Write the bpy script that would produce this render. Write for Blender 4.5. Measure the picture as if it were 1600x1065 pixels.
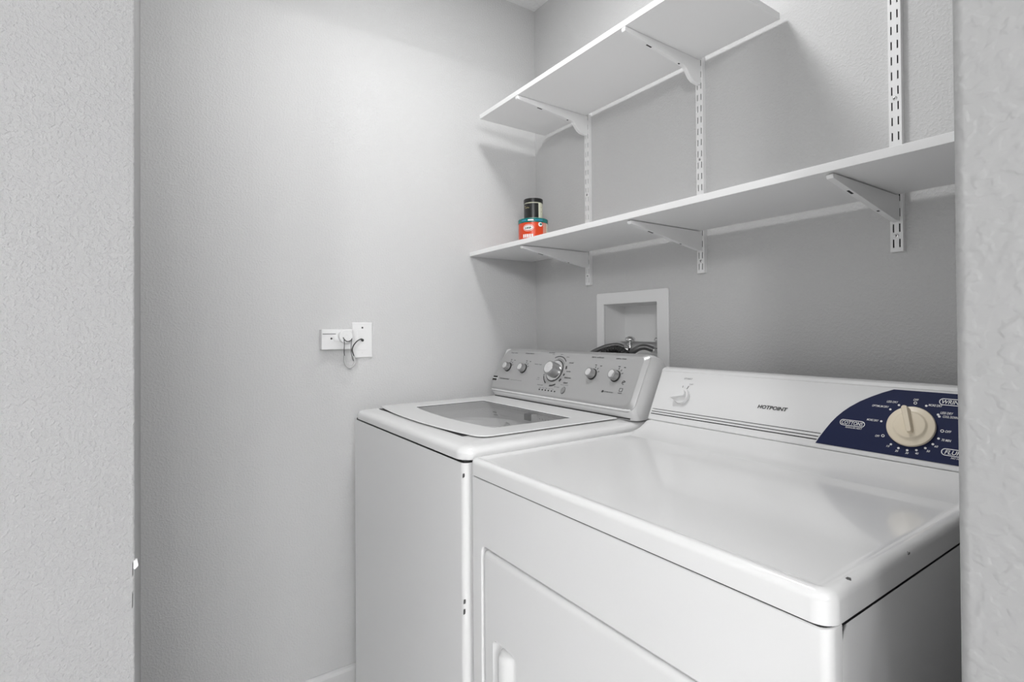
import bpy, bmesh, math, random
from mathutils import Vector, Matrix

random.seed(4)
R = math.radians
scn = bpy.context.scene
for o in list(bpy.data.objects):
    bpy.data.objects.remove(o)
COL = scn.collection

# ------------------------------------------------------------------ camera
CAM = Vector((1.7079, -1.3012, 1.1688))
YAW, PITCH, ROLL, FPX = R(55.3428), R(0.4792), R(-0.3837), 825.46
F = Vector((-math.sin(YAW)*math.cos(PITCH), math.cos(YAW)*math.cos(PITCH), math.sin(PITCH)))
Rt = Vector((math.cos(YAW), math.sin(YAW), 0))
Up = Rt.cross(F)
R2 = Rt*math.cos(ROLL) + Up*math.sin(ROLL)
U2 = -Rt*math.sin(ROLL) + Up*math.cos(ROLL)
cd = bpy.data.cameras.new('camera')
cd.sensor_width = 36.0
cd.lens = FPX*36.0/1600.0
cd.shift_y = -23.216/1600.0
cd.clip_start = 0.01
cam = bpy.data.objects.new('camera', cd)
COL.objects.link(cam)
m = Matrix((R2, U2, -F)).transposed().to_4x4()
m.translation = CAM
cam.matrix_world = m
scn.camera = cam

# ------------------------------------------------------------------ world, lights, exposure
w = bpy.data.worlds.new('world')
scn.world = w
w.use_nodes = True
bg = w.node_tree.nodes['Background']
bg.inputs[0].default_value = (1.0, 1.0, 1.0, 1)
bg.inputs[1].default_value = 0.82

def point_light(name, loc, power, radius):
    d = bpy.data.lights.new(name, 'POINT')
    d.energy = power
    d.shadow_soft_size = radius
    o = bpy.data.objects.new(name, d)
    o.location = loc
    COL.objects.link(o)
    return o

# a row of five globes across the hall, a hall lamp, and the flush ceiling lamp of the laundry room
for ly in (-1.69, -2.04, -2.37, -2.77, -3.12):
    point_light('hall_globe_light', (5.0, ly, 2.02), 23, 0.022)
point_light('hall_lamp_light', (3.2, -2.9, 2.2), 66, 0.16)
d = bpy.data.lights.new('laundry_ceiling_light', 'AREA')
d.shape = 'DISK'
d.size = 0.22
d.energy = 6.6
o = bpy.data.objects.new('laundry_ceiling_light', d)
o.location = (0.755, -0.675, 2.445)
COL.objects.link(o)
point_light('laundry_ceiling_globe', (0.755, -0.675, 2.37), 2.0, 0.05)  # added fill light that brightens the ceiling and upper walls

vs = scn.view_settings
vs.view_transform = 'Standard'
vs.look = 'None'
vs.gamma = 1.0
vs.use_curve_mapping = False
vs.exposure = 0.12

# ------------------------------------------------------------------ materials
def mat(name, col, rough=0.5, metal=0.0, spec=0.5, bump=None, coat=0.0):
    mt = bpy.data.materials.new(name)
    mt.use_nodes = True
    nt = mt.node_tree
    b = nt.nodes['Principled BSDF']
    if not isinstance(col, (tuple, list)):
        col = (col, col, col)
    b.inputs['Base Color'].default_value = (*col, 1)
    b.inputs['Roughness'].default_value = rough
    b.inputs['Metallic'].default_value = metal
    b.inputs['Specular IOR Level'].default_value = spec
    b.inputs['Coat Weight'].default_value = coat
    if bump:
        geo = nt.nodes.new('ShaderNodeNewGeometry')
        h = None
        for scale, amt, detail in bump:
            n = nt.nodes.new('ShaderNodeTexNoise')
            n.inputs['Scale'].default_value = scale
            n.inputs['Detail'].default_value = detail
            nt.links.new(geo.outputs['Position'], n.inputs['Vector'])
            mp = nt.nodes.new('ShaderNodeMapRange')
            mp.interpolation_type = 'SMOOTHSTEP'
            mp.inputs[1].default_value = 0.42
            mp.inputs[2].default_value = 0.68
            mp.inputs[3].default_value = 0.0
            mp.inputs[4].default_value = amt
            nt.links.new(n.outputs['Fac'], mp.inputs[0])
            if h is None:
                h = mp.outputs[0]
            else:
                ad = nt.nodes.new('ShaderNodeMath')
                ad.operation = 'ADD'
                nt.links.new(h, ad.inputs[0])
                nt.links.new(mp.outputs[0], ad.inputs[1])
                h = ad.outputs[0]
        bp = nt.nodes.new('ShaderNodeBump')
        bp.inputs['Strength'].default_value = 1.0
        bp.inputs['Distance'].default_value = 1.0
        nt.links.new(h, bp.inputs['Height'])
        nt.links.new(bp.outputs['Normal'], b.inputs['Normal'])
    return mt

def glass_mat(name, tint, gloss=0.5):
    mt = bpy.data.materials.new(name)
    mt.use_nodes = True
    nt = mt.node_tree
    nt.nodes.remove(nt.nodes['Principled BSDF'])
    out = nt.nodes['Material Output']
    tr = nt.nodes.new('ShaderNodeBsdfTransparent')
    tr.inputs[0].default_value = (tint, tint, tint, 1)
    gl = nt.nodes.new('ShaderNodeBsdfGlossy')
    gl.inputs['Roughness'].default_value = 0.03
    fr = nt.nodes.new('ShaderNodeFresnel')
    fr.inputs[0].default_value = 1.5
    mx = nt.nodes.new('ShaderNodeMixShader')
    ge = nt.nodes.new('ShaderNodeNewGeometry')
    front = nt.nodes.new('ShaderNodeMath')
    front.operation = 'SUBTRACT'
    front.inputs[0].default_value = 1.0
    nt.links.new(ge.outputs['Backfacing'], front.inputs[1])
    mu = nt.nodes.new('ShaderNodeMath')
    mu.operation = 'MULTIPLY'
    nt.links.new(fr.outputs[0], mu.inputs[0])
    nt.links.new(front.outputs[0], mu.inputs[1])
    nt.links.new(mu.outputs[0], mx.inputs[0])
    nt.links.new(tr.outputs[0], mx.inputs[1])
    nt.links.new(gl.outputs[0], mx.inputs[2])
    nt.links.new(mx.outputs[0], out.inputs[0])
    return mt

WALLB = [(170, 0.00048, 2.0), (420, 0.00008, 1.0)]
HALLB = [(190, 0.00056, 2.0), (420, 0.00014, 1.0)]
M = {}
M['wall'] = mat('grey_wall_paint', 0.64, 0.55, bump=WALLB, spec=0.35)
M['hall_wall'] = mat('hall_wall_paint', 0.38, 0.55, bump=HALLB, spec=0.35)  # wall paint darkened to stand in for shade at the doorway
M['jamb_wall'] = mat('jamb_wall_paint', 0.38, 0.55, bump=[(110, 0.00040, 1.5)], spec=0.35)  # wall paint darkened so the jamb stays dim under the lamps
M['ceiling'] = mat('ceiling_paint', 0.86, 0.8, bump=[(90, 0.0012, 2.0)])
M['floor'] = mat('vinyl_floor', 0.62, 0.4)
M['trim'] = mat('baseboard_paint', 0.66, 0.45)
M['enamel'] = mat('white_enamel', 0.78, 0.16, spec=0.5, coat=0.2)
M['enamel_side'] = mat('white_enamel_side', 0.78, 0.3)
M['plastic'] = mat('white_plastic', 0.78, 0.32)
M['melamine'] = mat('white_melamine', 0.90, 0.38)
M['steel_white'] = mat('white_coated_steel', 0.90, 0.35)
M['silver'] = mat('silver_panel', 0.47, 0.36, metal=0.45)
M['silver_knob'] = mat('silver_knob', 0.36, 0.3, metal=0.6)
M['knob_cap'] = mat('bright_knob_cap', 0.85, 0.18, metal=0.85)
M['chrome'] = mat('chrome', 0.72, 0.12, metal=1.0)
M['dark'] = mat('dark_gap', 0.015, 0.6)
M['print'] = mat('dark_print', 0.06, 0.5)
M['print_grey'] = mat('grey_print', 0.06, 0.5)
M['print_white'] = mat('white_print', 0.85, 0.45)
M['navy'] = mat('navy_panel', (0.007, 0.013, 0.058), 0.45, spec=0.25)
M['cream'] = mat('cream_plastic', (0.80, 0.71, 0.56), 0.35)
M['box'] = mat('outlet_box_plastic', 0.88, 0.4)
M['plate'] = mat('plate_plastic', 0.84, 0.35)
M['glass'] = glass_mat('lid_glass', 0.88)
M['tub'] = mat('tub_plastic', 0.80, 0.4)
M['rubber'] = mat('black_rubber', 0.02, 0.45)
M['braid'] = mat('braided_hose', 0.16, 0.4, metal=0.5)
M['wire'] = mat('dark_wire', 0.05, 0.5)
M['clear'] = mat('clear_tube', 0.55, 0.2)
M['jar_black'] = mat('jar_black', 0.012, 0.3)
M['jar_cream'] = mat('jar_cream', (0.72, 0.72, 0.58), 0.4)
M['jar_mark'] = mat('jar_mark', (0.35, 0.31, 0.16), 0.4)
M['can_orange'] = mat('can_orange', (0.66, 0.055, 0.009), 0.28)
M['can_pale'] = mat('can_pale', (0.68, 0.33, 0.26), 0.3)
M['can_teal'] = mat('can_teal', (0.005, 0.16, 0.15), 0.25)
M['can_blue'] = mat('can_blue', (0.03, 0.25, 0.42), 0.3)
M['can_green'] = mat('can_green', (0.03, 0.09, 0.05), 0.4)
M['chip'] = mat('bare_plaster', 0.9, 0.8)
M['nick'] = mat('bare_metal', 0.10, 0.5)

# ------------------------------------------------------------------ mesh helpers
class G:
    def __init__(s):
        s.v = []
        s.f = []

    def face(s, pts):
        i = len(s.v)
        s.v += [tuple(p) for p in pts]
        s.f.append(list(range(i, i+len(pts))))

    def loops(s, L, cap0=True, cap1=True, closed=True):
        i = len(s.v)
        n = len(L[0])
        for l in L:
            s.v += [tuple(p) for p in l]
        for k in range(len(L)-1):
            a, b = i+k*n, i+(k+1)*n
            for j in range(n if closed else n-1):
                j2 = (j+1) % n
                s.f.append([a+j, a+j2, b+j2, b+j])
        if cap0:
            s.f.append([i+j for j in reversed(range(n))])
        if cap1:
            s.f.append([i+(len(L)-1)*n+j for j in range(n)])

    def box(s, x0, x1, y0, y1, z0, z1):
        s.loops([[(x0, y0, z), (x1, y0, z), (x1, y1, z), (x0, y1, z)] for z in (z0, z1)])

    def tube(s, pts, r, n=10, cap=True, rr=None):
        pts = [Vector(p) for p in pts]
        L = []
        nrm = None
        for i, p in enumerate(pts):
            t = (pts[min(i+1, len(pts)-1)] - pts[max(i-1, 0)]).normalized()
            if nrm is None:
                a = Vector((0, 0, 1)) if abs(t.z) < 0.9 else Vector((1, 0, 0))
                nrm = (a - t*a.dot(t)).normalized()
            else:
                nrm = (nrm - t*nrm.dot(t)).normalized()
            b = t.cross(nrm)
            q = rr[i] if rr else r
            L.append([p + (nrm*math.cos(2*math.pi*k/n) + b*math.sin(2*math.pi*k/n))*q for k in range(n)])
        s.loops(L, cap, cap)

    def lathe(s, prof, fr, n=32):
        # prof: list of (radius, height); fr: function (u, v, h) -> point
        s.loops([[fr(r*math.cos(2*math.pi*k/n), r*math.sin(2*math.pi*k/n), h) for k in range(n)] for r, h in prof])

    def build(s, name, material, parent=None, smooth=True, bevel=0.0, seg=2, angle=40):
        me = bpy.data.meshes.new(name)
        me.from_pydata(s.v, [], s.f)
        bm = bmesh.new()
        bm.from_mesh(me)
        bmesh.ops.remove_doubles(bm, verts=bm.verts, dist=1e-6)
        bmesh.ops.recalc_face_normals(bm, faces=bm.faces)
        if bevel:
            ed = [e for e in bm.edges if len(e.link_faces) == 2 and e.calc_face_angle(0) > R(35)]
            bmesh.ops.bevel(bm, geom=ed, offset=bevel, segments=seg, profile=0.5, affect='EDGES', clamp_overlap=True)
        bm.to_mesh(me)
        bm.free()
        if smooth:
            me.polygons.foreach_set('use_smooth', [True]*len(me.polygons))
            me.set_sharp_from_angle(angle=R(angle))
        me.materials.append(M[material])
        o = bpy.data.objects.new(name, me)
        COL.objects.link(o)
        if parent is not None:
            attach(o, parent)
        if smooth:
            wn = o.modifiers.new('weighted_normal', 'WEIGHTED_NORMAL')
            wn.keep_sharp = True
        return o

BASE = {}
def attach(o, parent):
    o.parent = parent
    b = BASE.get(parent.name)
    o.matrix_parent_inverse = Matrix.Translation(-b) if b is not None else Matrix.Identity(4)

def thing(name, loc, label, cat, group=None):
    o = bpy.data.objects.new(name, None)
    o.empty_display_size = 0.05
    o.location = loc
    COL.objects.link(o)
    BASE[o.name] = Vector(loc)
    tag(o, label, cat, group)
    return o

def tag(o, label, cat, group=None):
    o['label'] = label
    o['category'] = cat
    if group:
        o['group'] = group

def copy_tree(o, parent=None):
    c = o.copy()
    COL.objects.link(c)
    if parent is not None:
        inv = o.matrix_parent_inverse.copy()
        c.parent = parent
        c.matrix_parent_inverse = inv
    for ch in list(o.children):
        copy_tree(ch, c)
    return c

def struct(o):
    o['kind'] = 'structure'
    return o

def rrect(x0, y0, x1, y1, r, seg=5):
    if not isinstance(r, (tuple, list)):
        r = (r, r, r, r)          # corners: x0y0, x1y0, x1y1, x0y1
    P = []
    for (cx, cy, a0, q) in ((x0+r[0], y0+r[0], 180, r[0]), (x1-r[1], y0+r[1], 270, r[1]), (x1-r[2], y1-r[2], 0, r[2]), (x0+r[3], y1-r[3], 90, r[3])):
        for k in range(seg+1):
            a = R(a0 + 90*k/seg)
            P.append((cx+q*math.cos(a), cy+q*math.sin(a)))
    return P

def smooth_path(pts, n=8):
    pts = [Vector(p) for p in pts]
    out = []
    for i in range(len(pts)-1):
        p0, p1, p2, p3 = pts[max(i-1, 0)], pts[i], pts[i+1], pts[min(i+2, len(pts)-1)]
        for k in range(n):
            t = k/n
            out.append(0.5*((2*p1) + (p2-p0)*t + (2*p0-5*p1+4*p2-p3)*t*t + (3*p1-p0-3*p2+p3)*t**3))
    out.append(pts[-1])
    return out

class Plane:
    """a sloping console face: point(x, s, h), s along the slope, h off the face"""
    def __init__(s, A, B, off=0.0):
        d = Vector((0, B[0]-A[0], B[1]-A[1])).normalized()
        s.t = d
        s.n = Vector((0, -d.z, d.y))
        if s.n.y > 0:
            s.n = -s.n
        s.o = Vector((0, A[0], A[1])) + s.n*off

    def p(s, x, q, h=0.0):
        return s.o + Vector((x, 0, 0)) + s.t*q + s.n*h

    def at(s, x, q, h0=0.0):
        return lambda u, v, h: s.p(x+u, q+v, h+h0)

_font = None
def text_mesh(body, shear=0.0, bold=0.0):
    cu = bpy.data.curves.new('txt', 'FONT')
    cu.body = body
    cu.size = 1.0
    cu.shear = shear
    cu.offset = bold
    cu.resolution_u = 3
    o = bpy.data.objects.new('txt', cu)
    COL.objects.link(o)
    dg = bpy.context.evaluated_depsgraph_get()
    me = o.evaluated_get(dg).to_mesh()
    V = [v.co.copy() for v in me.vertices]
    Fc = [list(p.vertices) for p in me.polygons]
    o.evaluated_get(dg).to_mesh_clear()
    bpy.data.objects.remove(o)
    bpy.data.curves.remove(cu)
    return V, Fc

def lettering(body, fr, x0, x1, s0, s1, material, parent, shear=0.0, bold=0.0, name='lettering', rot=0.0):
    V, Fc = text_mesh(body, shear, bold)
    ax, bx = min(v.x for v in V), max(v.x for v in V)
    ay, by = min(v.y for v in V), max(v.y for v in V)
    sx, sy = (x1-x0)/(bx-ax), (s1-s0)/(by-ay)
    me = bpy.data.meshes.new(name)
    me.from_pydata([fr(x0+(v.x-ax)*sx, s0+(v.y-ay)*sy, 0.0006) for v in V], [], Fc)
    me.materials.append(M[material])
    o = bpy.data.objects.new(name, me)
    COL.objects.link(o)
    attach(o, parent)
    return o

# ------------------------------------------------------------------ the room
H = 2.468
XR, XO = 1.57, 1.69           # inner and hall face of the right wall
YJ, YS = -0.802, -1.315        # doorway edge of the right wall, inner face of the front wall
XS = 0.80                      # doorway end of the front wall

g = G(); g.box(-0.15, 5.4, -3.6, 0.25, -0.1, 0.0)
struct(g.build('floor', 'floor', smooth=False))
g = G(); g.box(-0.15, 5.4, -3.6, 0.25, H, H+0.1)
struct(g.build('ceiling', 'ceiling', smooth=False))
g = G(); g.box(-0.12, 0.0, -1.5, 0.25, 0, H)
struct(g.build('wall_left', 'wall', smooth=False))
# back wall with the opening for the washer outlet box
bx0, bx1, bz0, bz1 = 0.388, 0.623, 1.062, 1.258
g = G()
for y in (0.0,):
    g.face([(0, y, 0), (bx0, y, 0), (bx0, y, H), (0, y, H)])
    g.face([(bx1, y, 0), (XO, y, 0), (XO, y, H), (bx1, y, H)])
    g.face([(bx0, y, 0), (bx1, y, 0), (bx1, y, bz0), (bx0, y, bz0)])
    g.face([(bx0, y, bz1), (bx1, y, bz1), (bx1, y, H), (bx0, y, H)])
g.face([(0, .2, 0), (XO, .2, 0), (XO, .2, H), (0, .2, H)])
g.face([(bx0, 0, bz0), (bx0, .1, bz0), (bx0, .1, bz1), (bx0, 0, bz1)])
g.face([(bx1, 0, bz0), (bx1, .1, bz0), (bx1, .1, bz1), (bx1, 0, bz1)])
struct(g.build('wall_back', 'wall', smooth=False))

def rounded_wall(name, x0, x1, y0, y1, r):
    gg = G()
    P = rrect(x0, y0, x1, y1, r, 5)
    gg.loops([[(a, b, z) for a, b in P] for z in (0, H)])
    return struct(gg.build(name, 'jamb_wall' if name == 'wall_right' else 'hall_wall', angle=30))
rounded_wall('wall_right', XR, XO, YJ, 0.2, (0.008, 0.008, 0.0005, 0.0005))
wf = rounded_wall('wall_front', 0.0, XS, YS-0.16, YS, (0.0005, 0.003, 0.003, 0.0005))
g = G(); g.box(XR, XO, YS-0.16, YJ, 2.118, H)
g.box(XS, XR, YS-0.16, YS, 2.118, H)
struct(g.build('wall_header', 'wall', smooth=False))
g = G(); g.box(5.2, 5.4, -3.6, 0.25, 0, H)
struct(g.build('wall_hall', 'wall', smooth=False))
g = G(); g.box(XO, 5.2, 0.1, 0.25, 0, H)
struct(g.build('wall_hall_end', 'wall', smooth=False))
# chipped plaster at the corner of the front wall
g = G()
yc, zc = YS, 0.846
P = [(-0.0005, 0.006), (0.0035, 0.0065), (0.0048, -0.002), (0.0010, -0.006), (-0.0008, -0.0045)]
g.loops([[(XS+h, yc+a-0.0010, zc+b) for a, b in P] for h in (-0.006, 0.0005)])
g.build('plaster_chip', 'chip', wf, smooth=False)
for z0, z1, ya in ((0.830, 0.852, -0.0032), (0.786, 0.810, -0.0035)):
    g = G()
    g.loops([[(XS+h, yc+ya, z0), (XS+h, yc+ya+0.0011, z0+.003), (XS+h, yc+ya+0.0013, z1-.004), (XS+h, yc+ya+0.0004, z1)] for h in (-0.003, 0.0002)])
    g.build('paint_crack', 'print_grey', wf, smooth=False)

# baseboard of the left wall
g = G()
P = [(0.0, 0.0), (0.013, 0.0), (0.013, 0.086), (0.009, 0.095), (0.004, 0.099), (0.0, 0.099)]
g.loops([[(a, y, b) for a, b in P] for y in (YS, -0.002)])
struct(g.build('baseboard_left', 'trim', smooth=False))

# ------------------------------------------------------------------ shelf standards (slotted tracks)
ZT0, NS, PITCHZ = 1.328, 20, 0.032
def make_track():
    t = thing('shelf_track', (0, 0, ZT0), '', 'shelf track', 'slotted shelf tracks on the back wall')
    g = G()
    hw, dep = 0.0115, 0.0125
    xs = [-hw, -0.0069, -0.0043, 0.0043, 0.0069, hw]
    zs = [ZT0]
    for k in range(NS):
        c = 1.3455 + k*PITCHZ
        zs += [c-0.0088, c+0.0088]
    zs.append(1.3455 + NS*PITCHZ)
    yf = -dep
    for i in range(5):
        for j in range(len(zs)-1):
            if i in (1, 3) and j % 2 == 1:
                continue
            g.face([(xs[i], yf, zs[j]), (xs[i+1], yf, zs[j]), (xs[i+1], yf, zs[j+1]), (xs[i], yf, zs[j+1])])
    # slot lips
    for j in range(1, len(zs)-1, 2):
        for i in (1, 3):
            a, b, c, d = xs[i], xs[i+1], zs[j], zs[j+1]
            for p, q in (((a, c), (a, d)), ((b, c), (b, d)), ((a, c), (b, c)), ((a, d), (b, d))):
                g.face([(p[0], yf, p[1]), (q[0], yf, q[1]), (q[0], yf+0.0016, q[1]), (p[0], yf+0.0016, p[1])])
    for sx in (-hw, hw):
        g.face([(sx, yf, zs[0]), (sx, 0, zs[0]), (sx, 0, zs[-1]), (sx, yf, zs[-1])])
    for z in (zs[0], zs[-1]):
        g.face([(-hw, yf, z), (hw, yf, z), (hw, 0, z), (-hw, 0, z)])
    g.build('channel', 'steel_white', t, smooth=False)
    g = G()
    g.box(-hw+0.001, hw-0.001, -0.003, -0.0005, ZT0+0.002, zs[-1]-0.002)  # near-black plate puts shade behind the slots
    g.build('channel_back', 'dark', t, smooth=False)
    for z in (1.3615, 1.6495, 1.9375):
        g = G()
        g.lathe([(0.0042, 0), (0.0042, 0.0006), (0.0028, 0.0014), (0.0014, 0.0014), (0.0010, 0.0008)],
                lambda u, v, h, z=z: (u, yf-h, z+v), 16)
        s = g.build('screw', 'chrome', t)
        g = G()
        g.lathe([(0.0013, 0.0009), (0.0013, 0.0016)], lambda u, v, h, z=z: (u, yf-h, z+v), 6)
        g.build('screw_socket', 'dark', s, smooth=False)
    return t
XT = (0.3185, 0.7845, 1.2590)
tr = make_track()
tlab = ['white slotted shelf track nearest the corner, left of the three',
        'middle white slotted shelf track between the two shelves',
        'white slotted shelf track nearest the right doorway edge, rising past the upper shelf end']
tracks = [tr] + [copy_tree(tr) for _ in range(2)]
for o, x, l in zip(tracks, XT, tlab):
    o.location.x = x
    o['label'] = l

# ------------------------------------------------------------------ shelf boards
SB1, SB2, TH = 1.4455, 1.9287, 0.016
g = G(); g.box(0.0015, XR-0.0015, -0.3122, -0.020, SB1, SB1+TH)
o = g.build('shelf_board', 'melamine', bevel=0.0012, seg=2)
tag(o, 'long lower white shelf board spanning the back wall above the machines', 'shelf', 'white shelf boards')
g = G(); g.box(0.088, 1.0225, -0.317, -0.020, SB2, SB2+TH)
o = g.build('shelf_board', 'melamine', bevel=0.0012, seg=2)
tag(o, 'short upper white shelf board ending in mid wall near the ceiling', 'shelf', 'white shelf boards')

# ------------------------------------------------------------------ brackets
def make_bracket(upper):
    z = SB2 - 0.0004 if upper else SB1 - 0.0014
    t = thing('shelf_bracket', (0, -0.0125, z), '', 'shelf bracket', 'white brackets under the upper shelf' if upper else 'white brackets under the lower shelf')
    hw = 0.0062
    if upper:
        pr = [(-0.0128, z), (-0.3155, z), (-0.3185, z-0.004), (-0.3165, z-0.0115), (-0.306, z-0.0135), (-0.19, z-0.022), (-0.085, z-0.033),
              (-0.074, z-0.040), (-0.066, z-0.050), (-0.056, z-0.060), (-0.044, z-0.066), (-0.030, z-0.068), (-0.0128, z-0.068)]
    else:
        pr = [(-0.0128, z), (-0.300, z), (-0.304, z-0.003), (-0.300, z-0.009), (-0.290, z-0.0105), (-0.030, z-0.0535), (-0.0128, z-0.0535)]
    g = G()
    g.loops([[(x, a, b) for a, b in pr] for x in (-hw, hw)])
    g.build('arm', 'steel_white', t, bevel=0.0012, seg=2)
    # dark boxes paint the shade of a punched slot and rivet hole
    def under(y):
        for (a, b), (c, d) in zip(pr[3:], pr[4:]):
            if a <= y <= c:
                return b + (d-b)*(y-a)/(c-a)
        return z-0.05
    for ya, yb, nm in ((-0.232, -0.213, 'slot'), (-0.104, -0.098, 'rivet_hole')):
        g = G()
        g.loops([[(x, ya, under(ya)-h), (x, yb, under(yb)-h), (x, yb, under(yb)-h+0.002), (x, ya, under(ya)-h+0.002)] for h in (0.0004,) for x in (-0.0021, 0.0021)])
        g.build(nm, 'dark', t, smooth=False)
    # hook tabs that sit against the track
    g = G()
    g.box(-0.0055, 0.0055, -0.0135, -0.0126, z-0.05, z-0.004)
    g.build('hook_plate', 'steel_white', t, smooth=False)
    return t
b = make_bracket(True)
b2 = copy_tree(b)
for o, x, l in ((b, XT[0], 'curved white bracket at the corner end of the upper shelf'), (b2, XT[1], 'curved white bracket under the free right half of the upper shelf')):
    o.location.x = x; o['label'] = l
b = make_bracket(False)
bs = [b, copy_tree(b), copy_tree(b)]
for o, x, l in zip(bs, XT, ('tapered white bracket under the lower shelf, just below the paint can', 'tapered white bracket under the middle of the lower shelf, above the outlet box', 'tapered white bracket under the lower shelf nearest the right doorway edge')):
    o.location.x = x; o['label'] = l

# ------------------------------------------------------------------ can and jar on the lower shelf
def cyl(g, c, r, a0, a1, z0, z1, n=24, dr=0.0):
    L = []
    for k in range(n+1):
        a = R(a0+(a1-a0)*k/n)
        L.append([(c[0]+(r+d)*math.cos(a), c[1]+(r+d)*math.sin(a), z) for d, z in ((0, z0), (0, z1), (-0.0004, z1), (-0.0004, z0))])
    g.loops(L)
CC = (0.160, -0.134)
ZS = SB1+TH
CZ = ZS+0.110
CA = -37.0                     # direction from the can towards the doorway
frc = lambda u, v, h: (CC[0]+u, CC[1]+v, ZS+h)
t = thing('paint_can', (CC[0], CC[1], ZS), 'orange paint can with a teal lid at the corner end of the lower shelf', 'can')
g = G(); g.lathe([(0.050, 0), (0.0532, 0.0), (0.0545, 0.002), (0.0532, 0.005), (0.0528, 0.006), (0.0528, 0.096)], frc, 48)
g.build('can_body', 'can_pale', t)
g = G(); cyl(g, CC, 0.0534, CA-170, CA+42, ZS+0.0062, ZS+0.0945, 40)
lab = g.build('can_label', 'can_orange', t)
g = G(); cyl(g, CC, 0.0534, CA+64, CA+150, ZS+0.0062, ZS+0.0945, 20)
g.build('can_label', 'jar_cream', t)
g = G(); g.lathe([(0.053, 0.0945), (0.0545, 0.0955), (0.0548, 0.108), (0.0535, 0.110), (0.0515, 0.110), (0.0505, 0.107), (0.048, 0.1065), (0.0, 0.1065)], frc, 48)
lid = g.build('can_lid', 'can_teal', t)
g = G(); cyl(g, CC, 0.0552, CA-20, CA+2, ZS+0.0995, ZS+0.1045, 10)
g.build('lid_lettering', 'print_white', lid)
g = G(); cyl(g, CC, 0.0552, CA+8, CA+38, ZS+0.100, ZS+0.104, 10)
g.build('lid_lettering', 'can_blue', lid)
g = G(); cyl(g, CC, 0.0552, CA-48, CA-26, ZS+0.100, ZS+0.104, 10)
g.build('lid_lettering', 'can_blue', lid)
def on_can(u, v, h, phi0=-19.0, z0=0.075):
    a = R(CA+phi0) + u/0.0540
    r = 0.0540+h
    return (CC[0]+r*math.cos(a), CC[1]+r*math.sin(a), ZS+z0+v)
def oval(g, rx, rz, h, n=32, **k):
    g.loops([[on_can(rx*math.cos(2*math.pi*i/n), rz*math.sin(2*math.pi*i/n), hh, **k) for i in range(n)] for hh in (h-0.0004, h)])
def oval_ring(g, rx, rz, q, h, n=32, **k):
    # strips so that the flat oval follows the can
    m_ = 16
    for i in range(m_):
        a, b_ = -1+2*i/m_, -1+2*(i+1)/m_
        za, zb = rz*math.sqrt(max(0, 1-a*a)), rz*math.sqrt(max(0, 1-b_*b_))
        g.face([on_can(a*rx, -za, h, **k), on_can(b_*rx, -zb, h, **k), on_can(b_*rx, zb, h, **k), on_can(a*rx, za, h, **k)])
g = G(); oval_ring(g, 0.0205, 0.0125, 1, 0.0002); g.build('can_emblem', 'print_white', lab, smooth=False)
g = G(); oval_ring(g, 0.0190, 0.0110, 1, 0.0004); g.build('can_emblem', 'can_orange', lab, smooth=False)
g = G(); oval_ring(g, 0.0175, 0.0085, 1, 0.0006); g.build('can_emblem', 'print_white', lab, smooth=False)
g = G()
for x0, x1, y0, y1 in ((-.012, -.0095, -.004, .003), (-.0095, -.006, -.004, -.002), (-.0055, -.0035, -.004, .004), (-.003, -.0005, -.004, .001), (.0005, .0025, -.004, .004), (.0035, .006, -.004, .001), (.0065, .0085, -.004, .0045), (.009, .0115, -.002, .001)):
    g.face([on_can(x0, y0, .0008), on_can(x1, y0, .0008), on_can(x1, y1, .0008), on_can(x0, y1, .0008)])
g.build('can_lettering', 'can_green', lab, smooth=False)
g = G()
for k in range(5):
    x0 = -0.021+k*0.0082
    g.face([on_can(x0, 0, 0.0002, z0=.040), on_can(x0+.006, 0, 0.0002, z0=.040), on_can(x0+.006, .0125, 0.0002, z0=.040), on_can(x0, .0125, 0.0002, z0=.040)])
g.build('can_lettering', 'print_white', lab, smooth=False)
g = G(); oval_ring(g, 0.0085, 0.008, 1, 0.0003, phi0=29.0, z0=0.0865); s_ = g.build('can_seal', 'print_white', lab, smooth=False)
g = G(); oval_ring(g, 0.005, 0.0035, 1, 0.0006, phi0=31.0, z0=0.0875); g.build('can_seal', 'can_teal', lab, smooth=False)

JZ = ZS+0.110
frj = lambda u, v, h: (CC[0]+0.001+u, CC[1]+0.001+v, JZ+h)
JC = (CC[0]+0.001, CC[1]+0.001)
t = thing('jar', (JC[0], JC[1], JZ), 'small dark jar with black lid stacked on the orange paint can', 'jar')
g = G(); g.lathe([(0.030, 0), (0.0332, 0.001), (0.0340, 0.004), (0.0340, 0.058), (0.032, 0.062), (0.031, 0.063)], frj, 40)
g.build('jar_body', 'jar_cream', t)
g = G(); cyl(g, JC, 0.0345, CA-190, CA+33, JZ+0.005, JZ+0.0575, 36)
lab = g.build('jar_label', 'jar_black', t)
def on_jar(u, v, h=0.0003, phi0=-45.0, z0=0.045):
    a = R(CA+phi0)+u/0.0345
    r = 0.0347+h
    return (JC[0]+r*math.cos(a), JC[1]+r*math.sin(a), JZ+z0+v)
g = G()
for x0, x1, y0, y1 in ((-.010, -.004, .001, .004), (-.006, 0, -.005, -.002), (.002, .0045, -.005, .0), (.006, .0085, -.005, -.001), (.0095, .012, -.005, -.003)):
    g.face([on_jar(x0, y0), on_jar(x1, y0), on_jar(x1, y1), on_jar(x0, y1)])
g.build('jar_lettering', 'jar_mark', lab, smooth=False)
g = G()
for k in range(8):
    y = 0.008-k*0.0052
    x0, x1 = -.006, .010-(k % 3)*.003
    g.face([on_jar(x0, y, -.0004, 58), on_jar(x1, y, -.0004, 58), on_jar(x1, y+.0018, -.0004, 58), on_jar(x0, y+.0018, -.0004, 58)])
g.build('jar_print', 'jar_mark', t, smooth=False)
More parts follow.
